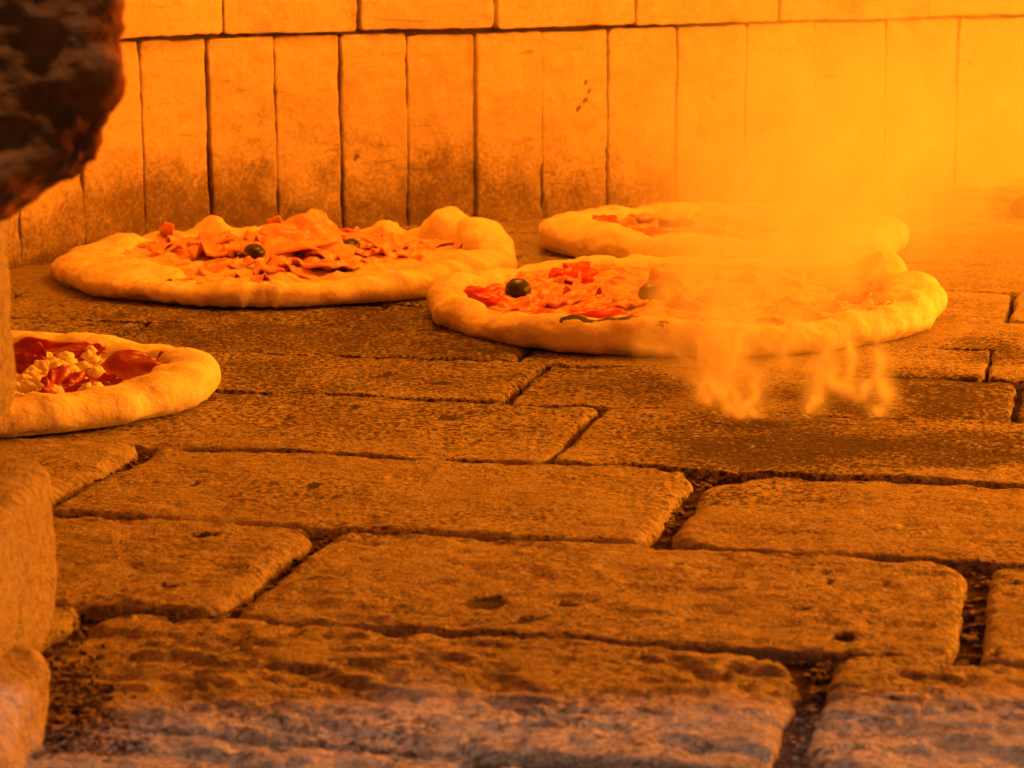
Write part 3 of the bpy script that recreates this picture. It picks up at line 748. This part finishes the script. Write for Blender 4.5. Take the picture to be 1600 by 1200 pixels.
PLUMES = [  # the column that rises off the pizza, coarser
    [(1150, 480, 1.20), (1140, 420, 1.24), (1155, 360, 1.28), (1148, 310, 1.31), (1165, 262, 1.35)],
    [(1070, 470, 1.20), (1085, 420, 1.24), (1120, 370, 1.28), (1150, 330, 1.32), (1200, 280, 1.38)],
    [(1230, 460, 1.22), (1215, 400, 1.27), (1240, 340, 1.33), (1290, 270, 1.40), (1330, 200, 1.5)],
    [(1010, 520, 1.16), (1020, 480, 1.19), (1050, 440, 1.23), (1060, 400, 1.27)],
    [(1330, 450, 1.24), (1310, 390, 1.30), (1350, 320, 1.38), (1420, 240, 1.5), (1520, 190, 1.6), (1580, 160, 1.65)],
]
BILLOWS = [  # px, py, depth, rx px, ry px, rdepth m, density
    (1135, 480, 1.19, 95, 85, .05, 6.5), (1240, 455, 1.22, 110, 75, .07, 4.5), (1180, 390, 1.30, 150, 90, .09, 4.6), (1330, 370, 1.40, 190, 80, .10, 3.),
    (1240, 310, 1.45, 190, 110, .12, 5.5), (1400, 230, 1.55, 280, 150, .16, 2.6), (1230, 200, 1.55, 200, 150, .14, 2.0), (1540, 160, 1.65, 300, 230, .16, 1.8), (1350, 80, 1.65, 350, 150, .12, .8),
]
FRONT = [
    (1130, 590, 1.09, 45, 50, .022, 11.), (1290, 590, 1.09, 50, 35, .022, 3.5), (1364, 614, 1.075, 22, 28, .013, 16.), (1230, 645, 1.058, 100, 22, .025, 2.4),
    (1210, 550, 1.11, 70, 40, .03, 4.), (1340, 545, 1.115, 50, 50, .025, 3.), (1100, 540, 1.12, 70, 40, .03, 6.),
]
def smoke_volume(name, strands, billows, lo, hi, res, radii, amps, label, warp=(.05, .012)):
    verts, edges = [], []
    for k_, s in enumerate(strands):
        P_ = np.array([at_depth(q[0], q[1], min(q[2], .207*3690/(q[1]+101))) for q in s])  # kept above the floor
        t = np.linspace(0, len(s)-1, len(s)*8)
        Q_ = np.stack([np.interp(t, np.arange(len(s)), P_[:, k]) for k in range(3)], -1)
        for _ in range(3): Q_[1:-1] = (Q_[:-2] + Q_[1:-1]*2 + Q_[2:]) / 4
        b0 = len(verts); verts += [tuple(v) for v in Q_]; edges += [(b0+k, b0+k+1) for k in range(len(Q_)-1)]
    me = bpy.data.meshes.new(name); me.from_pydata(verts, edges, [])
    mt = bpy.data.materials.get('smoke')
    if mt is None:
        mt = bpy.data.materials.new('smoke'); mt.use_nodes = True; t = mt.node_tree; t.nodes.clear()
        out = t.nodes.new('ShaderNodeOutputMaterial'); pv = t.nodes.new('ShaderNodeVolumePrincipled')
        pv.inputs['Color'].default_value = (.985, .92, .80, 1); pv.inputs['Density'].default_value = 1.
        pv.inputs['Anisotropy'].default_value = 0.
        t.links.new(pv.outputs[0], out.inputs['Volume'])
    me.materials.append(mt)
    o = obj(name, me)
    ng = bpy.data.node_groups.new('smoke_density', 'GeometryNodeTree')
    ng.interface.new_socket('Geometry', in_out='INPUT', socket_type='NodeSocketGeometry')
    ng.interface.new_socket('Geometry', in_out='OUTPUT', socket_type='NodeSocketGeometry')
    N = ng.nodes.new; L = ng.links.new
    gi, go = N('NodeGroupInput'), N('NodeGroupOutput')
    def lk(a, b):
        if isinstance(a, (int, float)): b.default_value = a
        elif isinstance(a, (tuple, list, np.ndarray)): b.default_value = tuple(float(q) for q in a)
        else: L(a, b)
    def mth(op, a, b=0., c=0.):
        n = N('ShaderNodeMath'); n.operation = op; lk(a, n.inputs[0]); lk(b, n.inputs[1]); lk(c, n.inputs[2]); return n.outputs[0]
    def vm(op, a, b=(0, 0, 0), c=None):
        n = N('ShaderNodeVectorMath'); n.operation = op; lk(a, n.inputs[0])
        if op == 'SCALE': lk(b, n.inputs['Scale'])
        else: lk(b, n.inputs[1])
        return n.outputs['Value'] if op in ('LENGTH', 'DOT_PRODUCT') else n.outputs[0]
    def noise(v, scale, det=2., rough=.5, dist=0., color=False):
        n = N('ShaderNodeTexNoise'); lk(v, n.inputs['Vector']); n.inputs['Scale'].default_value = scale
        n.inputs['Detail'].default_value = det; n.inputs['Roughness'].default_value = rough; n.inputs['Distortion'].default_value = dist
        return n.outputs['Color' if color else 'Fac']
    pos = N('GeometryNodeInputPosition').outputs[0]
    wv = vm('SUBTRACT', noise(vm('MULTIPLY', pos, (1, 1, .6)), 17, 2, .5, 0, True), (.5, .5, .5))
    wv2 = vm('SUBTRACT', noise(pos, 55, 1.5, .5, 0, True), (.5, .5, .5))
    wp = vm('ADD', vm('ADD', pos, vm('SCALE', wv, warp[0])), vm('SCALE', wv2, warp[1]))
    ws = vm('ADD', pos, vm('SCALE', wv2, warp[1]))
    # strands
    pr = N('GeometryNodeProximity'); pr.target_element = 'EDGES'; L(gi.outputs[0], pr.inputs[0])
    for s_ in pr.inputs:
        if s_.name in ('Sample Position', 'Source Position'): lk(ws, s_)
    dist = pr.outputs['Distance']
    thin = mth('MULTIPLY', mth('POWER', 2.718, mth('MULTIPLY', mth('POWER', mth('DIVIDE', dist, radii[0]), 2.), -1.)), amps[0])
    wide = mth('MULTIPLY', mth('POWER', 2.718, mth('MULTIPLY', mth('POWER', mth('DIVIDE', dist, radii[1]), 2.), -1.)), amps[1])
    st = mth('MULTIPLY', mth('ADD', thin, wide), mth('MULTIPLY', noise(vm('MULTIPLY', pos, (1, 1, .45)), 75, 2), 1.6))
    tot = st
    for px, py, Y, rx, ry, rd, dens in billows:
        Y = min(Y, .206*3690/(py+101)); c = at_depth(px, py, Y); s = Y / F
        v = vm('MULTIPLY', vm('SUBTRACT', wp, c), (1/(rx*s), 1/rd, 1/(ry*s)))
        r2 = vm('DOT_PRODUCT', v, v)
        g_ = mth('MULTIPLY', mth('POWER', 2.718, mth('MULTIPLY', r2, -1.1)), dens)
        tot = mth('ADD', tot, g_)
    tex = noise(vm('MULTIPLY', wp, (1, 1, .5)), 32, 4, .6)
    mr = N('ShaderNodeMapRange'); lk(tex, mr.inputs[0]); mr.inputs[1].default_value = .36; mr.inputs[2].default_value = .64; mr.inputs[3].default_value = .15; mr.inputs[4].default_value = 1.9
    dn = mth('MULTIPLY', tot, mr.outputs[0])
    dn = mth('MAXIMUM', mth('SUBTRACT', dn, .25), 0.)
    vc = N('GeometryNodeVolumeCube')
    lk(dn, vc.inputs['Density']); lk(lo, vc.inputs['Min']); lk(hi, vc.inputs['Max'])
    vc.inputs['Resolution X'].default_value = res[0]; vc.inputs['Resolution Y'].default_value = res[1]; vc.inputs['Resolution Z'].default_value = res[2]
    sm = N('GeometryNodeSetMaterial'); L(vc.outputs[0], sm.inputs[0]); sm.inputs['Material'].default_value = mt
    L(sm.outputs[0], go.inputs[0])
    md = o.modifiers.new('density', 'NODES'); md.node_group = ng
    o['kind'] = 'stuff'; o['label'] = label
    return o
smoke_volume('smoke', PLUMES, BILLOWS, (-.02, 1.12, .012), (.52, 1.90, .285), (200, 250, 130), (.0055, .02), (13., 2.6), 'orange smoke rising from the pizza in front right and veiling the wall')
smoke_volume('smoke_wisps', STRANDS, FRONT, (.035, .975, .0015), (.20, 1.17, .075), (165, 195, 75), (.0016, .0055), (240., 34.), 'thin curls of smoke at the front edge of the right pizza', (.02, .010))
